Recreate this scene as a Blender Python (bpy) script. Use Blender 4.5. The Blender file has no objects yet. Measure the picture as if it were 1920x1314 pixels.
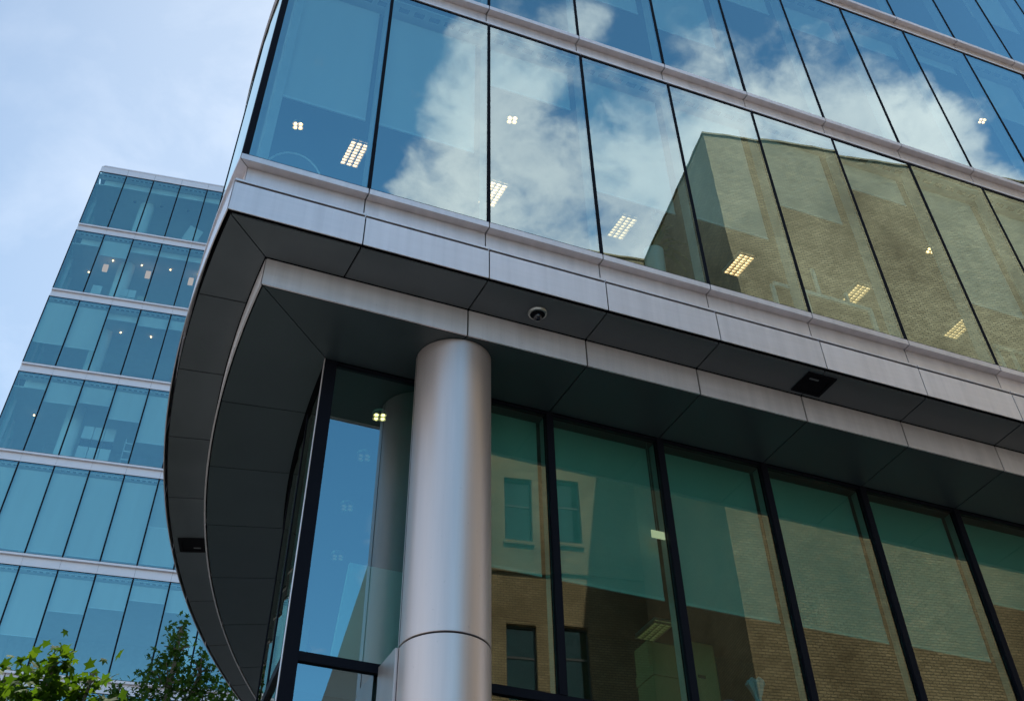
import bpy, bmesh, math, random
from mathutils import Vector, Matrix
R_ = math.radians
rnd = random.Random(7)
sc = bpy.context.scene
COL = sc.collection

# ------------------------------------------------------------------ materials
def newmat(name):
    m = bpy.data.materials.new(name); m.use_nodes = True
    nt = m.node_tree
    for n in list(nt.nodes): nt.nodes.remove(n)
    out = nt.nodes.new('ShaderNodeOutputMaterial')
    return m, nt, out
def N(nt, typ, **kw):
    n = nt.nodes.new(typ)
    for k, v in kw.items():
        if k.startswith('i_'):
            n.inputs[k[2:].replace('_', ' ')].default_value = v
        else: setattr(n, k, v)
    return n
def math_(nt, op, a, b=None, c=None, clamp=False):
    n = nt.nodes.new('ShaderNodeMath'); n.operation = op; n.use_clamp = clamp
    for i, v in enumerate((a, b, c)):
        if v is None: continue
        if isinstance(v, (int, float)): n.inputs[i].default_value = v
        else: nt.links.new(v, n.inputs[i])
    return n.outputs[0]
def ramp(nt, src, stops):
    r = nt.nodes.new('ShaderNodeValToRGB'); nt.links.new(src, r.inputs[0])
    el = r.color_ramp.elements
    while len(el) < len(stops): el.new(0.5)
    for e, (p, c) in zip(el, stops):
        e.position = p; e.color = (*c, 1) if len(c) == 3 else c
    return r.outputs[0]
def noise(nt, scale, detail=4, rough=0.55, coord='Object', stretch=None, dist=0.0):
    tc = nt.nodes.new('ShaderNodeTexCoord'); v = tc.outputs[coord]
    if stretch:
        mp = nt.nodes.new('ShaderNodeMapping'); mp.inputs['Scale'].default_value = stretch
        nt.links.new(v, mp.inputs[0]); v = mp.outputs[0]
    n = nt.nodes.new('ShaderNodeTexNoise'); nt.links.new(v, n.inputs['Vector'])
    n.inputs['Scale'].default_value = scale; n.inputs['Detail'].default_value = detail
    n.inputs['Roughness'].default_value = rough; n.inputs['Distortion'].default_value = dist
    return n.outputs['Fac']
def principled(name, col, rough=0.6, metal=0.0, var=0.12, vscale=3.0, stretch=None, bump=0.0, bscale=60.0, speck=0.0, pv=0.0, streak=0.0, spec=0.5):
    m, nt, out = newmat(name)
    b = N(nt, 'ShaderNodeBsdfPrincipled'); nt.links.new(b.outputs[0], out.inputs[0])
    b.inputs['Metallic'].default_value = metal
    f = noise(nt, vscale, 5, 0.6, stretch=stretch)
    lo = tuple(max(0, c * (1 - var)) for c in col); hi = tuple(min(1, c * (1 + var)) for c in col)
    c = ramp(nt, f, [(0.25, lo), (0.75, hi)])
    if speck:
        s = noise(nt, 26.0, 2, 0.5); sm = ramp(nt, s, [(0.70, (0, 0, 0)), (0.78, (1, 1, 1))])
        mx = N(nt, 'ShaderNodeMix', data_type='RGBA'); mx.inputs[7].default_value = (*[q * 0.45 for q in col], 1)
        nt.links.new(c, mx.inputs[6]); nt.links.new(math_(nt, 'MULTIPLY', sm, speck), mx.inputs[0]); c = mx.outputs[2]
    if pv:
        oi = N(nt, 'ShaderNodeObjectInfo'); k = math_(nt, 'MULTIPLY_ADD', oi.outputs['Random'], 2*pv, 1-pv)
        vm = N(nt, 'ShaderNodeVectorMath', operation='SCALE'); nt.links.new(c, vm.inputs[0]); nt.links.new(k, vm.inputs['Scale']); c = vm.outputs[0]
    if streak:
        sk = noise(nt, 1.0, 4, 0.6, stretch=(7.0, 7.0, 0.35)); sv = ramp(nt, sk, [(0.38, (1, 1, 1)), (0.72, (1-streak,)*3)])
        mk = N(nt, 'ShaderNodeMix', data_type='RGBA', blend_type='MULTIPLY'); mk.inputs[0].default_value = 1
        nt.links.new(c, mk.inputs[6]); nt.links.new(sv, mk.inputs[7]); c = mk.outputs[2]
    b.inputs['Specular IOR Level'].default_value = spec
    nt.links.new(c, b.inputs['Base Color'])
    rr = ramp(nt, f, [(0.2, (rough * 0.85,) * 3), (0.8, (min(1, rough * 1.15),) * 3)])
    nt.links.new(rr, b.inputs['Roughness'])
    if bump:
        bf = noise(nt, bscale, 3, 0.6, stretch=stretch)
        bp = N(nt, 'ShaderNodeBump'); bp.inputs['Strength'].default_value = 1; bp.inputs['Distance'].default_value = bump
        nt.links.new(bf, bp.inputs['Height']); nt.links.new(bp.outputs[0], b.inputs['Normal'])
    return m
def emission(name, col, strength):
    m, nt, out = newmat(name)
    e = N(nt, 'ShaderNodeEmission'); e.inputs[0].default_value = (*col, 1); e.inputs[1].default_value = strength
    nt.links.new(e.outputs[0], out.inputs[0]); return m
def glass(name, tint, gloss, base, fres, wave=0.0015, wscale=0.9):
    """coated pane: part mirror, part tinted see-through"""
    m, nt, out = newmat(name)
    tr = N(nt, 'ShaderNodeBsdfTransparent'); tr.inputs[0].default_value = (*tint, 1)
    gl = N(nt, 'ShaderNodeBsdfGlossy'); gl.inputs['Color'].default_value = (*gloss, 1); gl.inputs['Roughness'].default_value = 0.0
    fr = N(nt, 'ShaderNodeFresnel'); fr.inputs['IOR'].default_value = 1.5
    h = noise(nt, wscale, 2, 0.4)
    bp = N(nt, 'ShaderNodeBump'); bp.inputs['Strength'].default_value = 1; bp.inputs['Distance'].default_value = wave
    nt.links.new(h, bp.inputs['Height']); nt.links.new(bp.outputs[0], gl.inputs['Normal'])
    fac = math_(nt, 'MULTIPLY_ADD', fr.outputs[0], fres, base, clamp=True)
    mx = N(nt, 'ShaderNodeMixShader'); nt.links.new(fac, mx.inputs[0])
    nt.links.new(tr.outputs[0], mx.inputs[1]); nt.links.new(gl.outputs[0], mx.inputs[2])
    nt.links.new(mx.outputs[0], out.inputs[0]); return m
def clear(name):
    m, nt, out = newmat(name)
    tr = N(nt, 'ShaderNodeBsdfTransparent'); tr.inputs[0].default_value = (1, 1, 1, 1)
    nt.links.new(tr.outputs[0], out.inputs[0]); return m
def screen_fabric(name, col, through):
    m, nt, out = newmat(name)
    d = N(nt, 'ShaderNodeBsdfDiffuse'); t = N(nt, 'ShaderNodeBsdfTranslucent'); tr = N(nt, 'ShaderNodeBsdfTransparent')
    f = noise(nt, 2.0, 3, stretch=(1, 1, 0.15))
    c = ramp(nt, f, [(0.3, tuple(q * 0.93 for q in col)), (0.7, col)])
    nt.links.new(c, d.inputs[0]); nt.links.new(c, t.inputs[0])
    a = N(nt, 'ShaderNodeMixShader'); a.inputs[0].default_value = 0.2
    nt.links.new(d.outputs[0], a.inputs[1]); nt.links.new(t.outputs[0], a.inputs[2])
    b = N(nt, 'ShaderNodeMixShader'); b.inputs[0].default_value = through
    nt.links.new(a.outputs[0], b.inputs[1]); nt.links.new(tr.outputs[0], b.inputs[2])
    nt.links.new(b.outputs[0], out.inputs[0]); return m
def brick(name, c1, c2, mortar, rowh, bw):
    m, nt, out = newmat(name)
    b = N(nt, 'ShaderNodeBsdfPrincipled'); nt.links.new(b.outputs[0], out.inputs[0]); b.inputs['Roughness'].default_value = 0.9
    tc = N(nt, 'ShaderNodeTexCoord'); sp = N(nt, 'ShaderNodeSeparateXYZ'); nt.links.new(tc.outputs['Object'], sp.inputs[0])
    sn = N(nt, 'ShaderNodeSeparateXYZ'); nt.links.new(tc.outputs['Normal'], sn.inputs[0])
    side = math_(nt, 'GREATER_THAN', math_(nt, 'ABSOLUTE', sn.outputs[0]), 0.5)
    ux = math_(nt, 'ADD', math_(nt, 'MULTIPLY', sp.outputs[1], side), math_(nt, 'MULTIPLY', sp.outputs[0], math_(nt, 'SUBTRACT', 1.0, side)))
    cv = N(nt, 'ShaderNodeCombineXYZ'); nt.links.new(ux, cv.inputs[0]); nt.links.new(sp.outputs[2], cv.inputs[1])
    bt = N(nt, 'ShaderNodeTexBrick'); nt.links.new(cv.outputs[0], bt.inputs['Vector'])
    bt.inputs['Scale'].default_value = 1; bt.inputs['Mortar Size'].default_value = 0.012; bt.inputs['Mortar Smooth'].default_value = 0.3
    bt.inputs['Brick Width'].default_value = bw; bt.inputs['Row Height'].default_value = rowh; bt.inputs['Bias'].default_value = -0.1
    bt.inputs['Color1'].default_value = (*c1, 1); bt.inputs['Color2'].default_value = (*c2, 1); bt.inputs['Mortar'].default_value = (*mortar, 1)
    # weathering: broad stains, streaky bands, odd pale bricks
    nz = N(nt, 'ShaderNodeTexNoise'); nt.links.new(cv.outputs[0], nz.inputs['Vector']); nz.inputs['Scale'].default_value = 0.22; nz.inputs['Detail'].default_value = 5; nz.inputs['Roughness'].default_value = 0.65
    st = ramp(nt, nz.outputs['Fac'], [(0.3, (0.52, 0.48, 0.42)), (0.62, (1.12, 1.12, 1.12))])
    mp = N(nt, 'ShaderNodeMapping'); nt.links.new(cv.outputs[0], mp.inputs[0]); mp.inputs['Scale'].default_value = (1.6, 5.0, 1)
    n2 = N(nt, 'ShaderNodeTexNoise'); nt.links.new(mp.outputs[0], n2.inputs['Vector']); n2.inputs['Scale'].default_value = 1.0; n2.inputs['Detail'].default_value = 4
    s2 = ramp(nt, n2.outputs['Fac'], [(0.34, (0.84, 0.83, 0.81)), (0.6, (1, 1, 1)), (0.74, (1.2, 1.19, 1.15))])
    m1 = N(nt, 'ShaderNodeMix', data_type='RGBA', blend_type='MULTIPLY'); m1.inputs[0].default_value = 1
    nt.links.new(bt.outputs['Color'], m1.inputs[6]); nt.links.new(st, m1.inputs[7])
    m2 = N(nt, 'ShaderNodeMix', data_type='RGBA', blend_type='MULTIPLY'); m2.inputs[0].default_value = 1
    nt.links.new(m1.outputs[2], m2.inputs[6]); nt.links.new(s2, m2.inputs[7])
    nt.links.new(m2.outputs[2], b.inputs['Base Color'])
    bp = N(nt, 'ShaderNodeBump'); bp.inputs['Distance'].default_value = 0.01; bp.invert = True
    nt.links.new(bt.outputs['Fac'], bp.inputs['Height']); nt.links.new(bp.outputs[0], b.inputs['Normal'])
    return m
def leafmat(name, col, trans):
    m, nt, out = newmat(name)
    tc = N(nt, 'ShaderNodeTexCoord')
    geo = N(nt, 'ShaderNodeNewGeometry')
    f = noise(nt, 0.9, 3)
    ri = geo.outputs['Random Per Island']
    v = math_(nt, 'ADD', math_(nt, 'MULTIPLY', ri, 0.65), math_(nt, 'MULTIPLY', f, 0.4))
    c = ramp(nt, v, [(0.15, tuple(q * 0.5 for q in col)), (0.55, col), (0.95, (min(1, col[0] * 2.0), col[1] * 1.45, col[2] * 1.1))])
    d = N(nt, 'ShaderNodeBsdfPrincipled'); d.inputs['Roughness'].default_value = 0.75; d.inputs['Specular IOR Level'].default_value = 0.15; nt.links.new(c, d.inputs['Base Color'])
    t = N(nt, 'ShaderNodeBsdfTranslucent')
    mx = N(nt, 'ShaderNodeMix', data_type='RGBA', blend_type='MULTIPLY'); mx.inputs[0].default_value = 1; mx.inputs[7].default_value = (1.7, 1.7, 0.6, 1)
    nt.links.new(c, mx.inputs[6]); nt.links.new(mx.outputs[2], t.inputs[0])
    ms = N(nt, 'ShaderNodeMixShader'); ms.inputs[0].default_value = trans
    nt.links.new(d.outputs[0], ms.inputs[1]); nt.links.new(t.outputs[0], ms.inputs[2]); nt.links.new(ms.outputs[0], out.inputs[0])
    return m

GLASS_TINT = (0.68, 1.0, 0.98)
M = {
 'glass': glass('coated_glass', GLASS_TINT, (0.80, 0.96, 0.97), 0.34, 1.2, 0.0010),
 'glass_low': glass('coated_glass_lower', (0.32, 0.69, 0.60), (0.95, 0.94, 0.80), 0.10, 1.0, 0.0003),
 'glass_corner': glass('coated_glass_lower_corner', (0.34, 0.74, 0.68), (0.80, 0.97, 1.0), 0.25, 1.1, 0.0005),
 'glass_far': glass('coated_glass_far', (0.70, 1.0, 0.98), (0.86, 0.97, 0.95), 0.20, 1.1, 0.0018),
 'clear': clear('inner_pane_face'),
 'edge': principled('pane_edge_seal', (0.012, 0.016, 0.03), 0.5),
 'frame': principled('dark_anodised_frame', (0.005, 0.006, 0.011), 0.7, spec=0.12),
 'fin': principled('pale_grey_fin', (0.55, 0.57, 0.57), 0.6),
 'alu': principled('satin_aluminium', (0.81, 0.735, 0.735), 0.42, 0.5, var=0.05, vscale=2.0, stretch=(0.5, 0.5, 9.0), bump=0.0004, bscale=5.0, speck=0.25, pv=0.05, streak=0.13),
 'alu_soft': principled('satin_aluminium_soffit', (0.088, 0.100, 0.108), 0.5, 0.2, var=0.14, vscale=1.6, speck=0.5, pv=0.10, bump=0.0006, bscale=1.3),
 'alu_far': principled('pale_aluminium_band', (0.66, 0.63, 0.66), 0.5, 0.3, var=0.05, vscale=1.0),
 'steel': principled('satin_steel_column', (0.63, 0.525, 0.495), 0.42, 0.75, var=0.07, vscale=1.3, stretch=(3, 3, 0.25), speck=0.2, streak=0.10, bump=0.0003, bscale=1.0),
 'gap': principled('joint_shadow_gap', (0.006, 0.006, 0.008), 0.9, spec=0.05),
 'white': principled('painted_white', (0.74, 0.75, 0.74), 0.7, var=0.03),
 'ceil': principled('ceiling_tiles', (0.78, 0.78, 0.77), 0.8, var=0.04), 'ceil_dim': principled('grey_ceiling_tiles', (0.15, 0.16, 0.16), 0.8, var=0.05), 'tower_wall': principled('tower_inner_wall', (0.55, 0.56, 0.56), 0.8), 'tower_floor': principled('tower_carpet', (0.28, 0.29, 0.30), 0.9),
 'slot': principled('grille_slot', (0.10, 0.13, 0.14), 0.8),
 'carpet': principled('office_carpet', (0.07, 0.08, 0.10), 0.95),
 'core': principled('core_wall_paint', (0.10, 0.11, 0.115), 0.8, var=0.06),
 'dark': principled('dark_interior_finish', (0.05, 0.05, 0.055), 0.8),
 'blind': screen_fabric('roller_blind_fabric', (0.86, 0.87, 0.85), 0.08),
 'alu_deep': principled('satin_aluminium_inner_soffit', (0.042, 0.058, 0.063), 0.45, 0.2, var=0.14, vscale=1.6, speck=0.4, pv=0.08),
 'hem': principled('blind_hem_bar', (0.85, 0.86, 0.86), 0.5),
 'lamp': emission('lamp_tube', (1.0, 0.50, 0.26), 3.6),
 'spot': emission('spot_bulb', (1.0, 0.50, 0.22), 6.0),
 'warm': emission('warm_lamp_shade', (1.0, 0.52, 0.34), 0.5),
 'faintlamp': emission('faint_lamp_tube', (1.0, 0.55, 0.26), 1.7), 'dimlamp': emission('dim_lamp_tube', (1.0, 0.7, 0.3), 0.25), 'dimspot': emission('dim_spot_bulb', (1.0, 0.7, 0.4), 0.10),
 'louvre': principled('lamp_louvre', (0.75, 0.72, 0.6), 0.3, 0.6),
 'brick': brick('yellow_stock_brick', (0.49, 0.40, 0.235), (0.35, 0.28, 0.155), (0.17, 0.14, 0.09), 0.075, 0.225),
 'stone': principled('pale_stone', (0.50, 0.46, 0.36), 0.85, var=0.1),
 'tar': principled('roof_felt', (0.06, 0.06, 0.06), 0.9),
 'card': principled('brown_cardboard', (0.50, 0.28, 0.13), 0.85, var=0.06),
 'print': principled('dark_print', (0.03, 0.03, 0.03), 0.8),
 'plastic': principled('pale_blue_plastic', (0.30, 0.55, 0.72), 0.35, var=0.25, vscale=14),
 'blueplastic': principled('blue_plastic', (0.02, 0.22, 0.50), 0.4, var=0.2, vscale=8),
 'pot': principled('white_ceramic', (0.78, 0.79, 0.77), 0.35, var=0.02),
 'camring': principled('cast_metal_ring', (0.42, 0.42, 0.40), 0.35, 0.8),
 'camdome': principled('smoked_dome', (0.010, 0.010, 0.016), 0.05),
 'bark': principled('plane_bark', (0.16, 0.13, 0.09), 0.9, var=0.35, vscale=4, bump=0.02, bscale=9),
 'leafA': leafmat('sunlit_plane_leaves', (0.050, 0.104, 0.010), 0.42),
 'leafB': leafmat('shaded_plane_leaves', (0.045, 0.10, 0.02), 0.35),
 'leafC': leafmat('pot_plant_leaves', (0.05, 0.12, 0.03), 0.2),
 'asphalt': principled('asphalt', (0.05, 0.05, 0.052), 0.9, var=0.2, vscale=8, bump=0.003),
 'paving': principled('granite_paving', (0.27, 0.26, 0.25), 0.85, var=0.15, vscale=2.5),
 'paint': principled('road_paint', (0.75, 0.75, 0.72), 0.7),
 'earth': principled('city_ground', (0.13, 0.13, 0.125), 0.95, var=0.2, vscale=0.3),
}

# ------------------------------------------------------------------ mesh helpers
class MB:
    def __init__(s): s.v = []; s.f = []; s.m = []
    def face(s, idx, m=0): s.f.append(tuple(idx)); s.m.append(m)
    def add(s, vs): b = len(s.v); s.v += [tuple(q) for q in vs]; return b
    def box(s, x0, x1, y0, y1, z0, z1, m=0, front=None):
        b = s.add([(x0,y0,z0),(x1,y0,z0),(x1,y1,z0),(x0,y1,z0),(x0,y0,z1),(x1,y0,z1),(x1,y1,z1),(x0,y1,z1)])
        for k, q in enumerate(((0,3,2,1),(4,5,6,7),(0,1,5,4),(1,2,6,5),(2,3,7,6),(3,0,4,7))):
            mm = m
            if front is not None: mm = front[0] if k == 2 else front[1] if k == 4 else front[2]
            s.face([b+i for i in q], mm)
        return s
    def obox(s, c, half, rot, m=0):
        vs = [Vector(c) + rot @ Vector((sx*half[0], sy*half[1], sz*half[2])) for sz in (-1,1) for sx, sy in ((-1,-1),(1,-1),(1,1),(-1,1))]
        b = s.add(vs)
        for q in ((0,3,2,1),(4,5,6,7),(0,1,5,4),(1,2,6,5),(2,3,7,6),(3,0,4,7)): s.face([b+i for i in q], m)
        return s
    def rings(s, rings, m=0, caps=True, closed=True):
        n = len(rings[0]); b = [s.add(r) for r in rings]
        for k in range(len(rings)-1):
            for i in range(n if closed else n-1):
                j = (i+1) % n
                s.face((b[k]+i, b[k]+j, b[k+1]+j, b[k+1]+i), m)
        if caps: s.face([b[0]+i for i in range(n)][::-1], m); s.face([b[-1]+i for i in range(n)], m)
        return s
    def lathe(s, cx, cy, prof, n=48, m=0, a0=0.0, a1=2*math.pi):
        full = abs(a1-a0-2*math.pi) < 1e-6
        k = n if full else n+1
        rings = [[(cx+r*math.cos(a0+(a1-a0)*i/n), cy+r*math.sin(a0+(a1-a0)*i/n), z) for i in range(k)] for r, z in prof]
        return s.rings(rings, m, caps=full, closed=full)
    def tube(s, pts, rads, n=8, m=0):
        rings = []
        for i, p in enumerate(pts):
            p = Vector(p); d = (Vector(pts[min(i+1,len(pts)-1)])-Vector(pts[max(i-1,0)])).normalized()
            a = d.orthogonal().normalized() if i == 0 else (a - d*a.dot(d)).normalized()
            b = d.cross(a)
            rings.append([p+(a*math.cos(t)+b*math.sin(t))*rads[i] for t in [2*math.pi*q/n for q in range(n)]])
        return s.rings(rings, m)
    def prism(s, poly, z0, z1, m=0):
        return s.rings([[(x,y,z0) for x,y in poly],[(x,y,z1) for x,y in poly]], m)
    def build(s, name, mats, parent=None, smooth=False, fixn=True):
        me = bpy.data.meshes.new(name); me.from_pydata(s.v, [], s.f)
        if not isinstance(mats, (list, tuple)): mats = [mats]
        for k in mats: me.materials.append(M[k] if isinstance(k, str) else k)
        me.polygons.foreach_set('material_index', s.m)
        if fixn:
            bm = bmesh.new(); bm.from_mesh(me); bmesh.ops.recalc_face_normals(bm, faces=bm.faces); bm.to_mesh(me); bm.free()
        if smooth:
            me.polygons.foreach_set('use_smooth', [True]*len(me.polygons))
            try: me.set_sharp_from_angle(angle=R_(35))
            except Exception: pass
        me.update()
        o = bpy.data.objects.new(name, me); COL.objects.link(o)
        if parent: o.parent = parent
        return o
def tag(o, label, cat, group=None):
    o['label'] = label; o['category'] = cat
    if group: o['group'] = group
    return o
def thing(name, label, cat, loc=(0,0,0), rz=0, group=None):
    o = bpy.data.objects.new(name, None); COL.objects.link(o)
    o.location = loc; o.rotation_euler = (0,0,rz); o.empty_display_size = 0.3
    return tag(o, label, cat, group)
def struct(name, mb, m):
    o = mb.build(name, m); o['kind'] = 'structure'; return o

# ------------------------------------------------------------------ frames
AZ = R_(26.156)
OX, OY = -1.7784, 9.4417
EV = Vector((math.cos(AZ), math.sin(AZ), 0)); NV = Vector((-math.sin(AZ), math.cos(AZ), 0))
def W(s, t, z=0): return Vector((OX, OY, 0)) + EV*s + NV*t + Vector((0,0,z))
RAD = 21.2; S0 = -1.505; CXA = S0 + RAD
def phi0(off): return math.asin(off/(RAD-off))
def flat0(off): return CXA - (RAD-off)*math.cos(phi0(off))
def P_flat(u, off): return (u, off)
def P_arc(u, off):
    f = u/RAD; return (CXA-(RAD-off)*math.cos(f), (RAD-off)*math.sin(f))
def sweep(mb, prof, kind, u0, u1, mit=False, n=1, m=0, g=0.0):
    """profile of (off, z) swept along the straight front or the curved side; mit: begins on the corner mitre (g: joint gap there)"""
    rings = []
    for k in range(n+1):
        w = k/n; ring = []
        for off, z in prof:
            if kind == 'flat':
                a = flat0(off)+g if mit else u0
                x, y = P_flat(a+(u1-a)*w, off)
            else:
                a = phi0(off)*RAD+g if mit else u0
                x, y = P_arc(a+(u1-a)*w, off)
            ring.append((x, y, z))
        rings.append(ring)
    return mb.rings(rings, m)
def rect(o0, o1, z0, z1): return [(o0,z0),(o1,z0),(o1,z1),(o0,z1)]

# ------------------------------------------------------------------ OFFICE BUILDING (front)
ob = thing('office_building', 'glass office block with silver bands and a sharp corner over a round steel column', 'building', (OX, OY, 0), AZ)
MOD = 1.5; J = 0.0075
NF = 12; NA = 11
ST = [(9.53, 13.00), (13.40, 16.85), (17.25, 20.70)]
BL = {0: {0:10.83, 1:10.83, 2:12.14, 3:10.80, 4:10.84, 5:11.55, 6:12.36, 7:10.78, 8:10.7, 9:11.6, 10:10.8, 11:12.0},
      1: {3:14.9, 4:14.70, 5:16.25, 6:16.1, 7:16.3, 8:16.5, 9:15.6, 10:14.9, 11:16.0}, 2: {7:18.9, 9:19.6, 10:19.0}}
def flat_u(i): return (flat0(0.0) if i == 0 else (i-1)*MOD), i*MOD      # pane 0 is the corner pane
ALL_W = []
for k, (za, zb) in enumerate(ST):
    for i in range(NF):
        u0, u1 = (S0, 0.0) if i == 0 else ((i-1)*MOD, i*MOD)
        x0 = u0 + (0.085 if i == 0 else 0.023); x1 = u1 - 0.023
        # glass with a slight tilt of its own, as hung panes have
        tx, tz = rnd.uniform(-1,1)*0.0022, rnd.uniform(-1,1)*0.0018
        g = MB(); g.box(x0, x1, 0.02, 0.045, za+0.022, zb-0.03, 0, front=(0, 1, 2))
        g.v = [(x, y+(x-(x0+x1)/2)*tx+(z-(za+zb)/2)*tz, z) for x, y, z in g.v]
        w = g.build('window', ['glass', 'clear', 'edge'], ob)
        mu = MB(); mu.box(u1-0.022, u1+0.022, 0.012, 0.06, za, zb, 0); mu.box(u1-0.03, u1+0.03, 0.062, 0.24, za+0.01, zb-0.06, 1)
        mu.box(x0-(0 if i else 0.05), x1, 0.012, 0.06, za, za+0.02, 0); mu.box(x0-(0 if i else 0.05), x1, 0.012, 0.06, zb-0.028, zb, 0)
        mu.build('frame', ['frame', 'fin'], w)
        zbl = BL.get(k, {}).get(i)
        if zbl:
            b = MB(); bx0 = u0+(0.33 if i == 0 else 0.07); bx1 = u1-0.07
            b.box(bx0, bx1, 0.345, 0.350, zbl+0.035, zb-0.13, 0); b.box(bx0, bx1, 0.337, 0.358, zbl, zbl+0.032, 1)
            b.build('blind', ['blind', 'hem'], w)
    # curved side
    for i in range(NA):
        u0, u1 = i*MOD, (i+1)*MOD
        g = MB(); m0 = 0.085 if i == 0 else 0.028
        for j in range(2):
            a, b_ = u0+m0+(MOD-m0-0.028)*j/2, u0+m0+(MOD-m0-0.028)*(j+1)/2
            q = [(0.02, za+0.022), (0.02, zb-0.03)]
        r0 = [[(*P_arc(u0+m0+(MOD-m0-0.028)*j/3, off), z) for off, z in ((0.02,za+0.022),(0.045,za+0.022),(0.045,zb-0.03),(0.02,zb-0.03))] for j in range(4)]
        g.rings(r0, 0)
        for fi, f in enumerate(g.f):
            pass
        g.m = []
        for f in g.f:
            offs = [round(RAD-math.hypot(g.v[q][0]-CXA, g.v[q][1]), 3) for q in f]
            g.m.append(0 if max(offs) < 0.03 else 1 if min(offs) > 0.035 else 2)
        w = g.build('curved_window', ['glass', 'clear', 'edge'], ob)
        mu = MB(); sweep(mu, rect(0.012, 0.06, za, zb), 'arc', u1-0.027, u1+0.027, m=0); sweep(mu, rect(0.062, 0.24, za+0.01, zb-0.06), 'arc', u1-0.03, u1+0.03, m=1)
        sweep(mu, rect(0.012, 0.06, za, za+0.02), 'arc', u0+m0, u1-0.028, n=3); sweep(mu, rect(0.012, 0.06, zb-0.028, zb), 'arc', u0+m0, u1-0.028, n=3)
        mu.build('frame', ['frame', 'fin'], w)
    # corner post, upper storeys
    c = MB(); sweep(c, rect(0.004, 0.07, za, zb), 'flat', 0, S0+0.08, mit=True); sweep(c, rect(0.004, 0.07, za, zb), 'arc', 0, 0.08, mit=True)
    c.build('corner_post', ['frame'], ob)
    c = MB(); c.box(S0+0.22, S0+0.33, 0.22, 0.46, za, zb-0.1); c.build('corner_fin', ['fin'], ob)
# bands: sill nose, recessed wall and drip lip, one panel per bay
for k in range(4):
    if k == 0: zn, zw0, zl0, zl1 = 9.53, 9.19, 9.166, 9.19
    else: zn, zw0, zl0, zl1 = (13.40, 17.25, 21.10)[k-1], ST[k-1][1]+0.03, ST[k-1][1]+0.004, ST[k-1][1]+0.03
    profs = [rect(-0.004, 0.14, zn-0.068, zn), rect(0.115, 0.15, zw0-0.01, zn-0.07), rect(-0.002, 0.113, zl0, zl1)]
    for i in range(NF):
        u0, u1 = (S0, 0.0) if i == 0 else ((i-1)*MOD, i*MOD)
        b = MB()
        for p in profs: sweep(b, p, 'flat', u0+J, u1-J, mit=(i == 0), g=J)
        b.build('spandrel_panel', 'alu', ob)
    for i in range(NA):
        b = MB()
        for p in profs: sweep(b, p, 'arc', i*MOD+J, (i+1)*MOD-J, mit=(i == 0), g=J, n=5)
        b.build('curved_spandrel_panel', 'alu', ob)
    bk = MB(); pr = rect(0.152, 0.30, zl0, zn-0.01)
    sweep(bk, pr, 'flat', 0, NF*MOD-MOD, mit=True); sweep(bk, pr, 'arc', 0, NA*MOD, mit=True, n=NA*3); bk.build('spandrel_backing', 'gap', ob)
# fascia, soffits and step
FA = rect(0.0, 0.012, 8.795, 9.140); SO1 = rect(0.060, 0.588, 8.78, 8.80); STP = rect(0.602, 0.622, 8.468, 8.772); SO2 = rect(0.640, 1.628, 8.47, 8.49)
def panels(name, prof, mat, first=1, g=J):
    for i in range(NF):
        u0, u1 = (S0, 0.0) if i == 0 else ((i-1)*MOD, i*MOD)
        if first == 2:
            if i == 0: continue
            if i == 1: b = MB(); sweep(b, prof, 'flat', 0, u1-g, mit=True, g=g); b.build(name, mat, ob); continue
        b = MB(); sweep(b, prof, 'flat', u0+g, u1-g, mit=(i == 0), g=g); b.build(name, mat, ob)
    for i in range(NA):
        if name == 'inner_soffit_panel' and i < 2:
            if i == 0: b = MB(); sweep(b, prof, 'arc', 0, 2*MOD-g, mit=True, g=g, n=10); b.build('curved_'+name, mat, ob, smooth=True)
            continue
        b = MB(); sweep(b, prof, 'arc', i*MOD+g, (i+1)*MOD-g, mit=(i == 0), g=g, n=5); b.build('curved_'+name, mat, ob, smooth=True)
panels('fascia_panel', FA, 'alu')
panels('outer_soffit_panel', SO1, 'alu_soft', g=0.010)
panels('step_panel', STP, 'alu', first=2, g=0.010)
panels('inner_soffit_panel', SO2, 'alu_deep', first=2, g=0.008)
bk = MB(); pr = [(0.048,8.806),(0.606,8.806),(0.640,8.790),(0.640,8.496),(1.75,8.496),(1.75,9.155),(0.30,9.155),(0.30,9.160),(0.048,9.160)]
sweep(bk, pr, 'flat', 0, NF*MOD-MOD, mit=True); sweep(bk, pr, 'arc', 0, NA*MOD, mit=True, n=NA*4); bk.build('soffit_backing', 'gap', ob)
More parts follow.
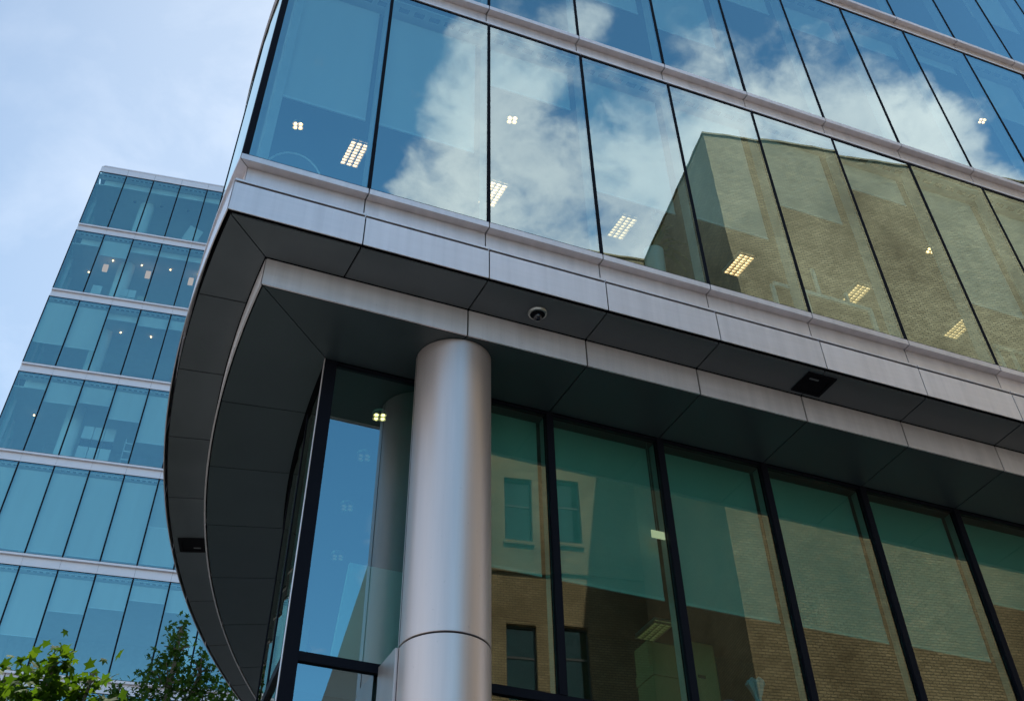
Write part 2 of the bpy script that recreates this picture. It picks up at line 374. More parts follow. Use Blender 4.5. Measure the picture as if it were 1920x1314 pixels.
# lower glazing, set back 1.66 m
TR = 5.69
LB = {1:None, 2:6.81, 3:6.81, 4:6.81, 5:6.82, 6:6.84, 7:7.50, 8:6.9, 9:7.2, 10:6.9, 11:6.9}
G0 = flat0(1.66)
for i in range(1, NF):
    u1 = i*MOD; u0 = G0 if i == 1 else u1-MOD
    for (za, zb, up) in ((TR+0.04, 8.44, True), (0.12, TR-0.04, False)):
        x0 = u0+(0.10 if i == 1 else 0.044); x1 = u1-0.044
        tx, tz = rnd.uniform(-1,1)*0.0012, rnd.uniform(-1,1)*0.0012
        g = MB(); g.box(x0, x1, 1.665, 1.69, za, zb, 0, front=(0, 1, 2))
        g.v = [(x, y+(x-(x0+x1)/2)*tx+(z-(za+zb)/2)*tz, z) for x, y, z in g.v]
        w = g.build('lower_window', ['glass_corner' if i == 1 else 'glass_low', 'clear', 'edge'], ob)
        mu = MB(); mu.box(u1-0.043, u1+0.043, 1.62, 1.72, za-0.005, zb+0.025, 0); mu.box(u1-0.035, u1+0.035, 1.725, 1.84, za, zb, 1)
        if up: mu.box(x0, x1, 1.64, 1.72, 8.442, 8.466, 0)
        mu.build('frame', ['frame', 'fin'], w)
        if up and LB.get(i):
            b = MB(); b.box(u0+0.07, u1-0.07, 1.865, 1.870, LB[i]+0.03, 8.44, 0); b.box(u0+0.07, u1-0.07, 1.858, 1.878, LB[i], LB[i]+0.028, 1)
            b.build('blind', ['blind', 'hem'], w)
for i in range(NA):
    u0, u1 = i*MOD, (i+1)*MOD
    m0 = (phi0(1.66)*RAD+0.09) if i == 1 else u0+0.05
    if i == 0: continue
    for (za, zb) in ((TR+0.04, 8.44), (0.12, TR-0.04)):
        g = MB(); r0 = [[(*P_arc(m0+(u1-0.05-m0)*j/3, off), z) for off, z in ((1.665,za),(1.69,za),(1.69,zb),(1.665,zb))] for j in range(4)]
        g.rings(r0, 0); g.m = []
        for f in g.f:
            offs = [round(RAD-math.hypot(g.v[q][0]-CXA, g.v[q][1]), 3) for q in f]
            g.m.append(0 if max(offs) < 1.675 else 1 if min(offs) > 1.68 else 2)
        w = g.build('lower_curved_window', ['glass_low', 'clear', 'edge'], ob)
        mu = MB(); sweep(mu, rect(1.655, 1.72, za-0.005, zb+0.02), 'arc', u1-0.03, u1+0.03); sweep(mu, rect(1.725, 1.9, za, zb), 'arc', u1-0.03, u1+0.03, m=1)
        mu.build('frame', ['frame', 'fin'], w)
c = MB(); sweep(c, rect(1.62, 1.74, 0.05, 8.466), 'flat', 0, G0+0.10, mit=True); sweep(c, rect(1.62, 1.74, 0.05, 8.466), 'arc', 0, phi0(1.66)*RAD+0.09, mit=True)
c.build('corner_post', 'frame', ob)
c = MB(); sweep(c, rect(1.612, 1.618, 0.05, 8.464), 'arc', 0, phi0(1.66)*RAD+0.005, mit=True); c.build('corner_trim', 'alu', ob)
c = MB(); sweep(c, rect(1.63, 1.73, TR-0.035, TR+0.035), 'flat', G0+0.1, (NF-1)*MOD); sweep(c, rect(1.63, 1.73, TR-0.035, TR+0.035), 'arc', phi0(1.66)*RAD+0.09, NA*MOD, n=NA*3)
c.build('transom', 'frame', ob)
c = MB(); sweep(c, rect(1.62, 1.76, 0.0, 0.12), 'flat', 0, (NF-1)*MOD, mit=True); sweep(c, rect(1.62, 1.76, 0.0, 0.12), 'arc', 0, NA*MOD, mit=True, n=NA*3); c.build('plinth', 'frame', ob)
# steel-clad column and portal panel
CS, CT, CR = 1.54, 1.107, 0.427
def drum(z0, z1):
    b = MB(); q = 64
    prof = [(CR-0.004, z0), (CR, z0+0.004), (CR, z1-0.004), (CR-0.004, z1)]
    b.lathe(CS, CT, prof, q); return b
cu = drum(5.700, 8.465).build('column', 'steel', ob, smooth=True)
cl = drum(0.02, 5.688).build('lower_drum', 'steel', cu, smooth=True)
b = MB(); b.lathe(CS, CT, [(CR-0.02, 0.0), (CR-0.02, 8.47)], 48); b.build('core', 'gap', cu, smooth=True)
b = MB()
for a in (R_(174), R_(354)):
    b.obox((CS+CR*math.cos(a), CT+CR*math.sin(a), 7.08), (0.002, 0.0045, 1.38), Matrix.Rotation(a, 3, 'Z'))
    b.obox((CS+CR*math.cos(a), CT+CR*math.sin(a), 2.85), (0.002, 0.004, 2.83), Matrix.Rotation(a, 3, 'Z'))
b.build('seam', 'gap', cu)
b = MB(); b.box(1.085, 1.125, 1.16, 1.60, 0.02, 5.688); b.build('portal_panel', 'steel', ob)
# interior of the office
TB = 15.0
def plan(off, t1=TB):
    f1 = math.asin(t1/(RAD-off)); n = 24; f0 = phi0(off)
    arc = [(CXA-(RAD-off)*math.cos(f0+(f1-f0)*j/n), (RAD-off)*math.sin(f0+(f1-f0)*j/n)) for j in range(n+1)]
    return [((NF-1)*MOD-0.05, off)] + arc + [((NF-1)*MOD-0.05, t1)]
for z0, z1 in ((9.16, 9.50), (13.06, 13.37), (16.92, 17.22), (20.80, 21.06)):
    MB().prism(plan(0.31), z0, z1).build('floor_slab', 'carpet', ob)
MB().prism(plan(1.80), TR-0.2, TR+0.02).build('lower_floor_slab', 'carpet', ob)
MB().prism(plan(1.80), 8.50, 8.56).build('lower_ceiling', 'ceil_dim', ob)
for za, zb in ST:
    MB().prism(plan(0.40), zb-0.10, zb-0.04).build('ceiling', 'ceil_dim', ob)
    b = MB(); z = zb-0.075
    sweep(b, rect(0.07, 0.398, z, z+0.02), 'flat', 0, (NF-1)*MOD, mit=True); sweep(b, rect(0.07, 0.398, z, z+0.02), 'arc', 0, NA*MOD, mit=True, n=NA*3)
    for i in range(NF):
        for q in range(6):
            u = (i-1)*MOD+0.17+q*0.235
            if u < S0+0.5: continue
            b.box(u, u+0.15, 0.16, 0.24, z-0.003, z+0.001, 1)
    b.build('ceiling_grille', ['white', 'slot'], ob)
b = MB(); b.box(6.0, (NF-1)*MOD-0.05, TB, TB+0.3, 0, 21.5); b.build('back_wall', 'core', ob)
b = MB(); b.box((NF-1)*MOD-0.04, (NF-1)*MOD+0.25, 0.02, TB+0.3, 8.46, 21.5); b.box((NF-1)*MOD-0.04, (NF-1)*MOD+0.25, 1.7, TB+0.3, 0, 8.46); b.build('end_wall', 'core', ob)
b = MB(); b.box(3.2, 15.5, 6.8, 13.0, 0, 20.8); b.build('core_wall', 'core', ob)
MB().prism(plan(0.02, TB+0.3), 21.10, 21.45).build('roof', 'tar', ob)
for z0, z1 in ((TR+0.03, 8.5), (9.51, 12.9), (13.38, 16.75)):
    b = MB(); b.lathe(3.0, 4.6, [(0.32, z0), (0.32, z1)], 32); b.build('interior_column', 'white', ob, smooth=True)
# staircase side seen through the corner pane
b = MB(); b.rings([[(0.84,2.03,6.68),(2.2,2.03,6.68),(2.2,2.03,5.72),(0.73,2.03,5.72)],[(0.84,2.07,6.68),(2.2,2.07,6.68),(2.2,2.07,5.72),(0.73,2.07,5.72)]]); b.build('balustrade_panel', 'white', ob)

# things inside the office -------------------------------------------------
def louvre_light(s, t, z, label, tube='lamp'):
    o = thing('ceiling_light', label, 'light', W(s, t, z), AZ, 'louvred ceiling lights in the office')
    b = MB(); b.box(-0.15, 0.15, -0.30, 0.30, 0.0, 0.03); b.build('housing', 'white', o)
    b = MB()
    for x in (-0.1, 0.0, 0.1): b.box(x-0.032, x+0.032, -0.28, 0.28, -0.006, -0.002)
    b.build('tube', tube, o)
    b = MB()
    for x in (-0.15, -0.05, 0.05, 0.15): b.box(x-0.011, x+0.011, -0.30, 0.30, -0.035, -0.007)
    for q in range(9): b.box(-0.144, 0.144, -0.28+q*0.07-0.009, -0.28+q*0.07+0.009, -0.033, -0.009)
    b.build('louvre', 'louvre', o)
ordn = ['corner', 'second', 'third', 'fourth', 'fifth', 'sixth']
for q, (s, t) in enumerate([(0.57,3.19),(2.96,3.19),(5.30,3.1),(7.64,3.19),(10.01,3.1),(12.37,3.2)]):
    lab = ['louvred ceiling light in full view low in the corner window', 'louvred ceiling light half hidden by the mullion right of the cloudy pane',
           'louvred ceiling light faint behind the reflected cloud, above the potted plant', 'bright louvred ceiling light over the dark side wall of the reflected brick building',
           'small louvred ceiling light just above the long white frame', 'faint louvred ceiling light deep behind the reflected brick, near the last white frame'][q]
    louvre_light(s, t, 12.86, lab, 'faintlamp' if q in (2, 4, 5) else 'lamp')
def spot_cluster(s, t, z, label, lit=True, cat='light'):
    o = thing('spotlight', label, cat, W(s, t, z), AZ, 'clustered ceiling spotlights')
    b = MB(); b.lathe(0, 0, [(0.03,0.0),(0.09,0.0),(0.085,-0.02),(0.03,-0.02)], 20); b.build('plate', 'louvre', o, smooth=True)
    for a in range(4):
        x, y = 0.055*math.cos(a*math.pi/2+0.5), 0.055*math.sin(a*math.pi/2+0.5)
        b = MB(); b.lathe(x, y, [(0.030,-0.02),(0.045,-0.055),(0.042,-0.055),(0.028,-0.022)], 14); h = b.build('shade', 'louvre', o, smooth=True)
        b = MB(); b.lathe(x, y, [(0.002,-0.034),(0.018,-0.038),(0.022,-0.048),(0.014,-0.056),(0.002,-0.058)], 12); b.build('bulb', 'dimspot' if 'dim spot' in label else 'spot', h, smooth=True)
for s, t, z, lab in [(-0.46,2.84,12.80,'cluster of bright spotlights under the blind of the corner window'),
                     (2.51,1.43,12.80,'cluster of bright spotlights in the window with the blind almost fully raised'),
                     (10.42,1.47,12.80,'pair of bright bulbs glowing over the reflected brown brick wall'),
                     (-0.59,1.47,12.80,'cluster of spotlights showing faintly through the corner blind'),
                     (0.94,1.51,12.80,'cluster of spotlights hidden behind the second blind and a reflected cloud'),
                     (5.57,1.26,16.65,'cluster of bright spotlights at the top of the storey above'),
                     (13.33,1.27,16.65,'cluster of spotlights beside the reflected cloud on the far right'),
                     (1.12,2.37,8.44,'yellow spotlights under the dark ceiling behind the lower corner pane'),
                     (1.25,3.27,8.44,'dim spotlights behind the reflected sky in the lower corner pane, nearest the yellow one'),
                     (1.46,4.48,8.44,'dim spotlights behind the reflected sky in the lower corner pane, middle of the row'),
                     (1.78,5.76,8.44,'dim spotlights behind the reflected sky in the lower corner pane, lowest of the row')]:
    spot_cluster(s, t, z, lab)
# potted plant
o = thing('potted_plant', 'leafy plant in a tall white pot on the window ledge', 'plant', W(4.23, 0.72, 9.5), AZ)
b = MB(); b.lathe(0,0,[(0.10,0),(0.115,0.02),(0.135,0.86),(0.14,0.92),(0.13,0.92),(0.12,0.84)],28); b.build('pot', 'pot', o, smooth=True)
b = MB(); rr = random.Random(3)
for q in range(34):
    a = rr.uniform(0,6.28); L = rr.uniform(0.35,0.75); up = rr.uniform(0.3,1.0); pts=[]
    for j in range(6):
        w = j/5; r = L*w*(1-0.25*up); pts.append((0.03*math.cos(a)+r*math.cos(a)*(0.6 if up>.6 else 1), 0.03*math.sin(a)+r*math.sin(a)*0.6, 0.9+L*up*1.1*w-0.5*L*w*w*w))
    for j in range(5):
        p, n_ = pts[j], pts[j+1]; wd = 0.03*math.sin(math.pi*(j+0.4)/6); wd2 = 0.03*math.sin(math.pi*(j+1.4)/6)
        sx, sy = -math.sin(a), math.cos(a)
        k0 = b.add([(p[0]-sx*wd,p[1]-sy*wd,p[2]),(p[0]+sx*wd,p[1]+sy*wd,p[2]),(n_[0]+sx*wd2,n_[1]+sy*wd2,n_[2]),(n_[0]-sx*wd2,n_[1]-sy*wd2,n_[2])]); b.face((k0,k0+1,k0+2,k0+3))
b.build('leaves', 'leafC', o, fixn=False)
# small white sign on the fin
o = thing('notice_card', 'small white card hanging by the blind next to the potted plant', 'card', W(4.32,0.75,11.0), AZ)
b = MB(); b.box(0,0.16,0,0.01,0,0.12); b.build('card', 'white', o)
b = MB(); b.tube([(0.08,0.005,0.12),(0.08,0.005,1.85)],[0.002,0.002],6); b.build('cord', 'fin', o)
# white frames
def frame_screen(name, label, s, t, segs, z0=9.5):
    o = thing(name, label, 'screen', W(s, t, z0), AZ)
    for nm, x0, x1, a, c in segs:
        b = MB(); b.box(x0, x1, 0, 0.04, a, c); b.build(nm, 'white', o)
    return o
frame_screen('desk_screen', 'short white framed screen just right of the brick corner reflection', 6.34, 1.0, [('post',0,0.06,0,1.2),('rail',0.06,0.52,1.20,1.26),('post',0.52,0.58,0,1.26)])
frame_screen('desk_screen', 'long white framed screen with a tall post at its start, under the brown reflection', 7.02, 1.0, [('rail',-0.12,1.02,1.21,1.27),('post',1.02,1.09,0,1.27),('tall_post',0.16,0.21,1.275,1.68),('post',-0.12,-0.06,0,1.2),('stub_post',0.66,0.71,1.275,1.42)])
frame_screen('desk_screen', 'white framed screen at the foot of the last visible window', 10.35, 1.0, [('post',0,0.06,0,1.2),('rail',0.0,1.0,1.21,1.27),('post',0.3,0.35,0,1.2)])
# round-topped chair back in the corner window
o = thing('round_backed_chair', 'pale round-backed chair standing behind the corner window', 'chair', W(-0.72, 1.0, 9.5), AZ)
b = MB(); pts = [(0.40*math.cos(a), 0.05*math.sin(a*2)*0, 0.62+0.48*math.sin(a)) for a in [math.pi*j/24 for j in range(25)]]
b.tube(pts, [0.016]*25, 8); b.build('back_frame', 'white', o, smooth=True)
b = MB(); b.rings([[(0.385*math.cos(math.pi*j/24), y, 0.62+0.465*math.sin(math.pi*j/24)) for j in range(25)] for y in (-0.006, 0.006)]); b.build('back_mesh', 'core', o)
b = MB(); b.box(-0.36,0.36,-0.05,0.5,0.40,0.50); b.build('seat', 'core', o)
for sx in (-0.33,0.33):
    for y in (0.0,0.45):
        b = MB(); b.tube([(sx,y,0.0),(sx,y,0.40)],[0.016,0.018],8); b.build('leg', 'white', o)
# boxes and bag on the lower floor edge
def carton(label, s, t, wd, dp, z0, h, lid=True, mark=False, hole=True):
    o = thing('storage_box', label, 'box', W(s, t, z0), AZ, None)
    b = MB(); b.box(0, wd, 0, dp, 0, h-(0.09 if lid else 0)); b.build('carton', 'card', o)
    if lid: b = MB(); b.box(-0.012, wd+0.012, -0.012, dp+0.012, h-0.088, h); b.build('lid', 'card', o)
    if hole:
        b = MB(); b.box(wd/2-0.05, wd/2+0.05, -0.004, -0.001, h*0.68, h*0.68+0.03); b.build('hand_hole', 'print', o)
    if mark:
        b = MB(); b.rings([[(0.07,y,h*0.28),(0.13,y,h*0.28),(0.10,y,h*0.28+0.06)] for y in (-0.004,-0.001)]); b.build('triangle_mark', 'print', o)
    return o
carton('open-topped looking pale archive box with a lid and a small triangle mark, nearest the glass', 4.40, 2.22, 0.42, 0.36, 5.73, 0.62, True, True, False)
carton('tall cardboard box standing behind the lidded archive box', 4.62, 2.66, 0.36, 0.3, 5.73, 1.02, False, False, False)
carton('tall cardboard box with a dark hand hole, right of the window mullion', 5.03, 2.58, 0.42, 0.3, 5.73, 1.06, False, False, True)
b = MB(); b.lathe(0,0,[(0.02,0.02),(0.17,0.0),(0.23,0.12),(0.22,0.28),(0.13,0.42),(0.045,0.52),(0.03,0.56),(0.06,0.62),(0.105,0.70),(0.07,0.74),(0.02,0.72)],26)
rr = random.Random(5)
b.v = [(x*(1+0.16*math.sin(7*math.atan2(y,x)+z*9)), y*(1+0.16*math.sin(7*math.atan2(y,x)+z*9)), z+0.015*math.sin(5*math.atan2(y,x))*(z>0.6)) for x,y,z in b.v]
o = b.build('plastic_bag', 'plastic', None, smooth=True); o.location = W(5.86, 2.45, 5.73); tag(o, 'knotted pale blue plastic bag on the floor behind the lower glass', 'bag')
b = MB(); b.lathe(0,0,[(0.02,0),(0.30,0.02),(0.36,0.2),(0.30,0.44),(0.16,0.52),(0.02,0.54)],26)
b.v = [(x*(1+0.07*math.sin(5*math.atan2(y,x)+z*6)), y*(1+0.07*math.sin(4*math.atan2(y,x))), z) for x,y,z in b.v]
o = b.build('refuse_sack', 'blueplastic', None, smooth=True); o.location = W(5.52, 2.62, 5.73); tag(o, 'bulging blue plastic sack between the knotted bag and the cardboard boxes', 'sack')
louvre_light(6.9, 6.2, 8.44, 'dim louvred ceiling light deep in the lower room above the cardboard boxes', 'dimlamp')
o = thing('glow_panel', 'small pale glowing panel hanging by a mullion in the lower window', 'lamp', W(4.27, 1.702, 7.36), AZ)  # pale panel made to glow, added to stand in for a bright patch
b = MB(); b.box(0,0.17,0,0.015,0,0.075); b.build('panel_face', emission('dim_panel', (1.0,0.62,0.42), 0.75), o); b = MB(); b.tube([(0.085,0.008,0.075),(0.085,0.008,1.06)],[0.002,0.002],6); b.build('stem', 'fin', o)

# on the soffit ------------------------------------------------------------
o = thing('security_camera', 'domed security camera fixed under the front soffit right of the column', 'camera', W(2.25, 0.335, 8.78), AZ)
b = MB(); b.lathe(0,0,[(0.108,0.0),(0.112,-0.012),(0.105,-0.03),(0.088,-0.034),(0.084,-0.03)],40); b.build('ring', 'camring', o, smooth=True)
b = MB(); b.lathe(0,0,[(0.09*math.cos(a), -0.028-0.03*math.sin(a)) for a in [R_(q) for q in (0,20,40,60,80)]]+[(0.002,-0.058)],36); b.build('housing', 'gap', o, smooth=True)
b = MB(); b.lathe(0,0,[(0.052*math.cos(a), -0.055-0.052*math.sin(a)) for a in [R_(q) for q in (0,15,30,45,60,75,88)]]+[(0.001,-0.107)],32); b.build('dome', 'camdome', o, smooth=True)
def soffit_light(loc, rz, w, d, label):
    o = thing('soffit_light', label, 'light', loc, rz)
    b = MB()
    for x0,x1,y0,y1 in ((-w,w,-d,-d+0.045),(-w,w,d-0.045,d),(-w,-w+0.045,-d+0.045,d-0.045),(w-0.045,w,-d+0.045,d-0.045)): b.box(x0,x1,y0,y1,-0.012,0.0)
    b.build('bezel', 'gap', o)
    b = MB(); b.box(-w+0.045,w-0.045,-d+0.045,d-0.045,-0.003,0.002); b.build('lens', 'gap', o)
    b = MB(); b.box(-w+0.08,w-0.2,-d+0.1,-d+0.125,-0.010,-0.004); b.build('lamp_holder', 'core', o)
soffit_light(W(6.01, 0.325, 8.779), AZ, 0.205, 0.205, 'square dark recessed light under the front soffit')
pa = P_arc(7.16+0.12, 0.32); f = 7.28/RAD
soffit_light(W(pa[0], pa[1], 8.779), AZ-f+math.pi, 0.19, 0.19, 'square dark recessed light under the curved side soffit')

# ------------------------------------------------------------------ LEFT OFFICE BUILDING
AL = R_(17.965)
lb = thing('glass_office_tower', 'tall blue glass office block with white bands standing beyond the trees', 'building', (-23.8028, 44.9292, 0), AL)
FH = 3.858; NP = 9; NFL = 10
LBL = {(2,0):31.29,(2,1):31.27,(1,1):36.35,(2,3):32.85,(3,1):28.6,(3,2):28.76,(3,3):28.22,(3,4):27.37,(5,2):19.72,(5,3):20.63,(5,4):20.88,(5,5):21.27,(5,6):21.0,
       (4,0):22.6,(4,1):22.6,(4,2):22.6,(4,3):22.6,(4,4):22.6,(4,5):22.6,(4,6):22.6,(3,5):24.0,(3,6):26.5,(2,4):32.9,(5,1):19.5,(6,2):15.4,(6,3):16.6,(6,4):16.2,(6,5):16.9}
DEP = 7.0
for k in range(NFL):
    zb = 41.25-FH*k; za = zb-3.42
    for i in range(NP):
        u0, u1 = i*MOD, (i+1)*MOD
        tx, tz = rnd.uniform(-1,1)*0.0015, rnd.uniform(-1,1)*0.0015
        x0 = u0+(0.05 if i == 0 else 0.035); x1 = u1-0.035
        g = MB(); g.box(x0, x1, 0.02, 0.045, za+0.02, zb-0.02, 0, front=(0,1,2))
        g.v = [(x, y+(x-(x0+x1)/2)*tx+(z-(za+zb)/2)*tz, z) for x, y, z in g.v]
        w = g.build('window', ['glass_far','clear','edge'], lb)
        mu = MB(); mu.box(u1-0.034, u1+0.034, 0.01, 0.06, za, zb, 0); mu.box(u1-0.03, u1+0.03, 0.062, 0.2, za+0.01, zb-0.06, 1)
        mu.box(x0-0.02, x1, 0.01, 0.06, za, za+0.018, 0); mu.box(x0-0.02, x1, 0.01, 0.06, zb-0.018, zb, 0)
        mu.build('frame', ['frame','fin'], w)
        zz = LBL.get((k,i))
        if zz:
            b = MB(); b.box(u0+0.04, u1-0.04, 0.30, 0.305, zz+0.035, zb-0.16, 0); b.box(u0+0.04, u1-0.04, 0.292, 0.312, zz, zz+0.032, 1); b.build('blind', ['blind','hem'], w)
        b = MB(); b.box(u0+0.004, u1-0.004, -0.004, 0.13, za-0.075, za-0.002); b.box(u0+0.004, u1-0.004, 0.10, 0.14, za-0.41, za-0.077); b.box(u0+0.004, u1-0.004, -0.002, 0.098, za-0.435, za-0.40)
        b.build('spandrel_panel', 'alu_far', lb)
    b = MB(); b.box(0.0, 0.05, 0.005, 0.07, za, zb); b.build('corner_post', 'frame', lb)
    b = MB(); b.box(0.05, NP*MOD, 0.145, 0.3, za-0.43, za-0.01); b.build('spandrel_backing', 'gap', lb)
    b = MB(); b.box(0.05, NP*MOD, 0.31, DEP, za-0.40, za-0.03); b.build('floor_slab', 'tower_floor', lb)
    b = MB(); z = zb-0.09
    b.box(0.05, NP*MOD, 0.07, 0.52, z, z+0.02)
    for q in range(int(NP*MOD/0.25)):
        if q % 6 == 0: continue
        b.box(q*0.25+0.05, q*0.25+0.19, 0.14, 0.22, z-0.004, z+0.001, 1)
    b.box(0.4, NP*MOD, 0.55, 0.60, zb-0.42, zb-0.08, 0)
    b.build('ceiling_grille', ['white','slot'], lb)
    b = MB(); b.box(0.05, NP*MOD, 0.60, DEP, zb-0.42, zb-0.36); b.build('ceiling', 'ceil', lb)
    # glazed end
    for j in range(4):
        y0, y1 = 0.08+j*1.7, 0.08+(j+1)*1.7
        g = MB(); g.box(0.02, 0.045, y0+0.03, y1-0.03, za+0.02, zb-0.02); w = g.build('end_window', ['glass_far'], lb)
        mu = MB(); mu.box(0.0, 0.16, y1-0.03, y1+0.03, za, zb); mu.build('frame', 'fin', w)
    b = MB(); b.box(0.0, 0.06, 0.14, DEP, za-0.43, za); b.build('end_spandrel', 'alu_far', lb)
    for s in (2.95, 10.4):
        b = MB(); b.lathe(s, 1.75, [(0.42, za-0.02), (0.42, zb-0.43)], 32); b.build('interior_column', 'white', lb, smooth=True)
    b = MB(); b.box(1.6, NP*MOD, 5.2, 5.4, za-0.02, zb-0.43); b.build('partition', 'tower_wall', lb)
    b = MB(); b.box(0, NP*MOD, DEP+0.05, DEP+0.25, za-0.43, zb); b.build('back_wall', 'tower_wall', lb)
b = MB(); b.box(0.02, NP*MOD, 0.0, 0.12, 41.27, 41.62); b.box(0.10, NP*MOD, -0.02, 0.3, 41.62, 41.66); b.box(0.12, NP*MOD, 0.17, 0.3, 41.66, 41.84)
for i in range(1, NP): b.box(i*MOD-0.004, i*MOD+0.004, -0.003, 0.0, 41.27, 41.62, 1)
b.build('parapet', ['alu_far','gap'], lb)
b = MB(); b.box(0.1, NP*MOD, 0.3, DEP+0.2, 41.3, 41.55); b.build('roof', 'tar', lb)
b = MB(); b.box(NP*MOD+0.03, NP*MOD+0.2, 0, DEP, 0, 41.5); b.build('end_wall', 'core', lb)
b = MB(); b.box(0.0, NP*MOD, 0.0, DEP, 0.0, 41.25-FH*(NFL-1)-3.42-0.44); b.build('base_wall', 'alu_far', lb)
Lm = Matrix.Translation((-23.8028, 44.9292, 0)) @ Matrix.Rotation(AL, 4, 'Z')
def WL(s, t, z): return Lm @ Vector((s, t, z))
def downlight(s, t, z, label, on=True, size=0.058):
    o = thing('downlight', label, 'light', WL(s,t,z), AL, 'small downlights in the blue glass tower')
    b = MB(); b.lathe(0,0,[(size*0.8,0),(size,0.0),(size,-0.02),(size*0.8,-0.02)],16); b.build('rim', 'louvre', o)
    b = MB(); b.lathe(0,0,[(0.002,-0.016),(size*0.8,-0.012),(size*0.6,-0.05),(0.002,-0.06)],14); b.build('bulb', 'spot' if on else 'slot', o, smooth=True)
for s, t, z, lab in [(1.01,2.74,36.96,'bright downlight in the corner bay of the second storey from the top'),
        (2.18,1.45,36.96,'bright downlight left of the round column on the second storey from the top'),
        (3.69,1.45,36.96,'bright downlight right of the round column on the second storey from the top'),
        (5.21,1.45,36.96,'bright downlight in the fourth bay of the second storey from the top'),
        (6.7,1.45,36.96,'bright downlight at the hidden right end of the second storey from the top')]:
    downlight(s, t, z, lab)
downlight(2.2, 1.45, 33.10, 'small bright downlight low under the drawn blind on the third storey from the top')
downlight(3.75, 1.45, 33.10, 'bright downlight beside the round column on the third storey from the top')
downlight(5.25, 1.45, 33.10, 'faint downlight under the short blind on the third storey from the top')
downlight(1.0, 2.7, 29.23, 'small downlight in the corner bay of the fourth storey from the top')
for q, (s, t, z) in enumerate([(1.0,2.6,40.82),(2.2,1.5,40.82),(3.7,1.5,40.82),(5.2,1.5,40.82)]):
    downlight(s, t, z, ['unlit downlight in the corner bay of the top storey', 'unlit downlight left of the column on the top storey', 'unlit downlight right of the column on the top storey', 'unlit downlight above the tilted board on the top storey'][q], False, 0.11)
for q, s in enumerate((1.91, 4.14, 6.41)):
    o = thing('pendant_lamp', ['square pendant lamp left of the column in the blue glass tower', 'square pendant lamp right of the column in the blue glass tower', 'square pendant lamp nearest the dark curved soffit'][q], 'lamp', WL(s, 1.6, 36.4), AL, 'square pendant lamps on one storey')
    b = MB(); b.box(-0.13,0.13,-0.13,0.13,0,0.28); b.build('shade', 'warm', o)
    b = MB(); b.tube([(0,0,0.28),(0,0,0.56)],[0.006,0.006],6); b.build('cord', 'frame', o)
o = thing('presentation_board', 'tilted pale board standing behind the fourth bay of the top storey', 'board', WL(5.55,1.0,37.85), AL)
b = MB(); b.obox((0.25,0.2,1.05),(0.42,0.02,0.55),Matrix.Rotation(R_(22),3,'Y')@Matrix.Rotation(R_(18),3,'X')); b.build('panel', 'white', o)
for x in (-0.1,0.55): b = MB(); b.tube([(x,0.35,0.0),(x+0.05,0.25,1.3)],[0.02,0.02],6); b.build('leg', 'fin', o)
o = thing('poster_panel', 'white panel of four tiles with gaps like a cross, leaning at the column', 'panel', WL(3.15,0.72,34.0), AL)
for x in (0,0.42):
    for z in (0.1,0.55): b = MB(); b.box(x,x+0.36,0,0.03,z,z+0.40); b.build('tile', 'white', o)
b = MB(); b.box(0.36,0.42,0.005,0.02,0.0,0.95); b.build('spine', 'fin', o)
o = thing('desk_chair', 'pale chair back at the sill of the second bay, second storey from the top', 'chair', WL(1.95,0.95,34.0), AL)
b = MB(); b.obox((0,0,0.75),(0.24,0.03,0.36),Matrix.Rotation(R_(-14),3,'X')); b.build('backrest', 'white', o)
b = MB(); b.box(-0.24,0.24,0.0,0.48,0.40,0.47); b.build('seat', 'core', o); b = MB(); b.tube([(0,0.25,0),(0,0.25,0.4)],[0.03,0.03],8); b.build('leg', 'fin', o)
o = thing('flip_chart', 'pale rectangular chart right of the column, second storey from the top', 'board', WL(4.25,0.8,34.0), AL)
b = MB(); b.box(-0.2,0.25,0,0.03,0.2,0.75); b.build('sheet', 'stone', o); b = MB(); b.tube([(0,0.05,0),(0,0.05,0.2)],[0.02,0.02],6); b.build('leg', 'fin', o)
o = thing('glazed_cabinet', 'white glazed cabinet with a dark middle shelf on the fourth storey from the top', 'cabinet', WL(3.55,1.2,26.25), AL)
for x in (0,0.5,1.0):
    b = MB(); b.box(x,x+0.46,0,0.4,0.0,1.1); d = b.build('lower_door', 'white', o)
    b = MB(); b.box(x,x+0.46,0.1,0.4,1.1,1.45); b.build('shelf_gap', 'dark', o)
    b = MB(); b.box(x,x+0.46,0,0.4,1.45,2.0); b.build('upper_door', 'white', o)
o = thing('stacked_shelves', 'narrow stack of pale shelves under a half-drawn blind on the fourth storey from the top', 'shelf', WL(5.75,0.9,26.25), AL)
for z in (0.25,0.6,0.95,1.3): b = MB(); b.box(-0.2,0.2,0,0.3,z,z+0.05); b.build('shelf', 'white', o)
for x in (-0.2,0.16): b = MB(); b.box(x,x+0.04,0,0.3,0,1.5); b.build('side', 'fin', o)

# ------------------------------------------------------------------ BRICK BUILDING across the street
AB = AZ + R_(11.2)
b0 = W(19.16, -17.61)
bb = thing('brick_building', 'tall yellow brick building with a recessed wing, mirrored in the office glass', 'building', b0, AB)
Bm = Matrix.Translation(b0) @ Matrix.Rotation(AB, 4, 'Z')
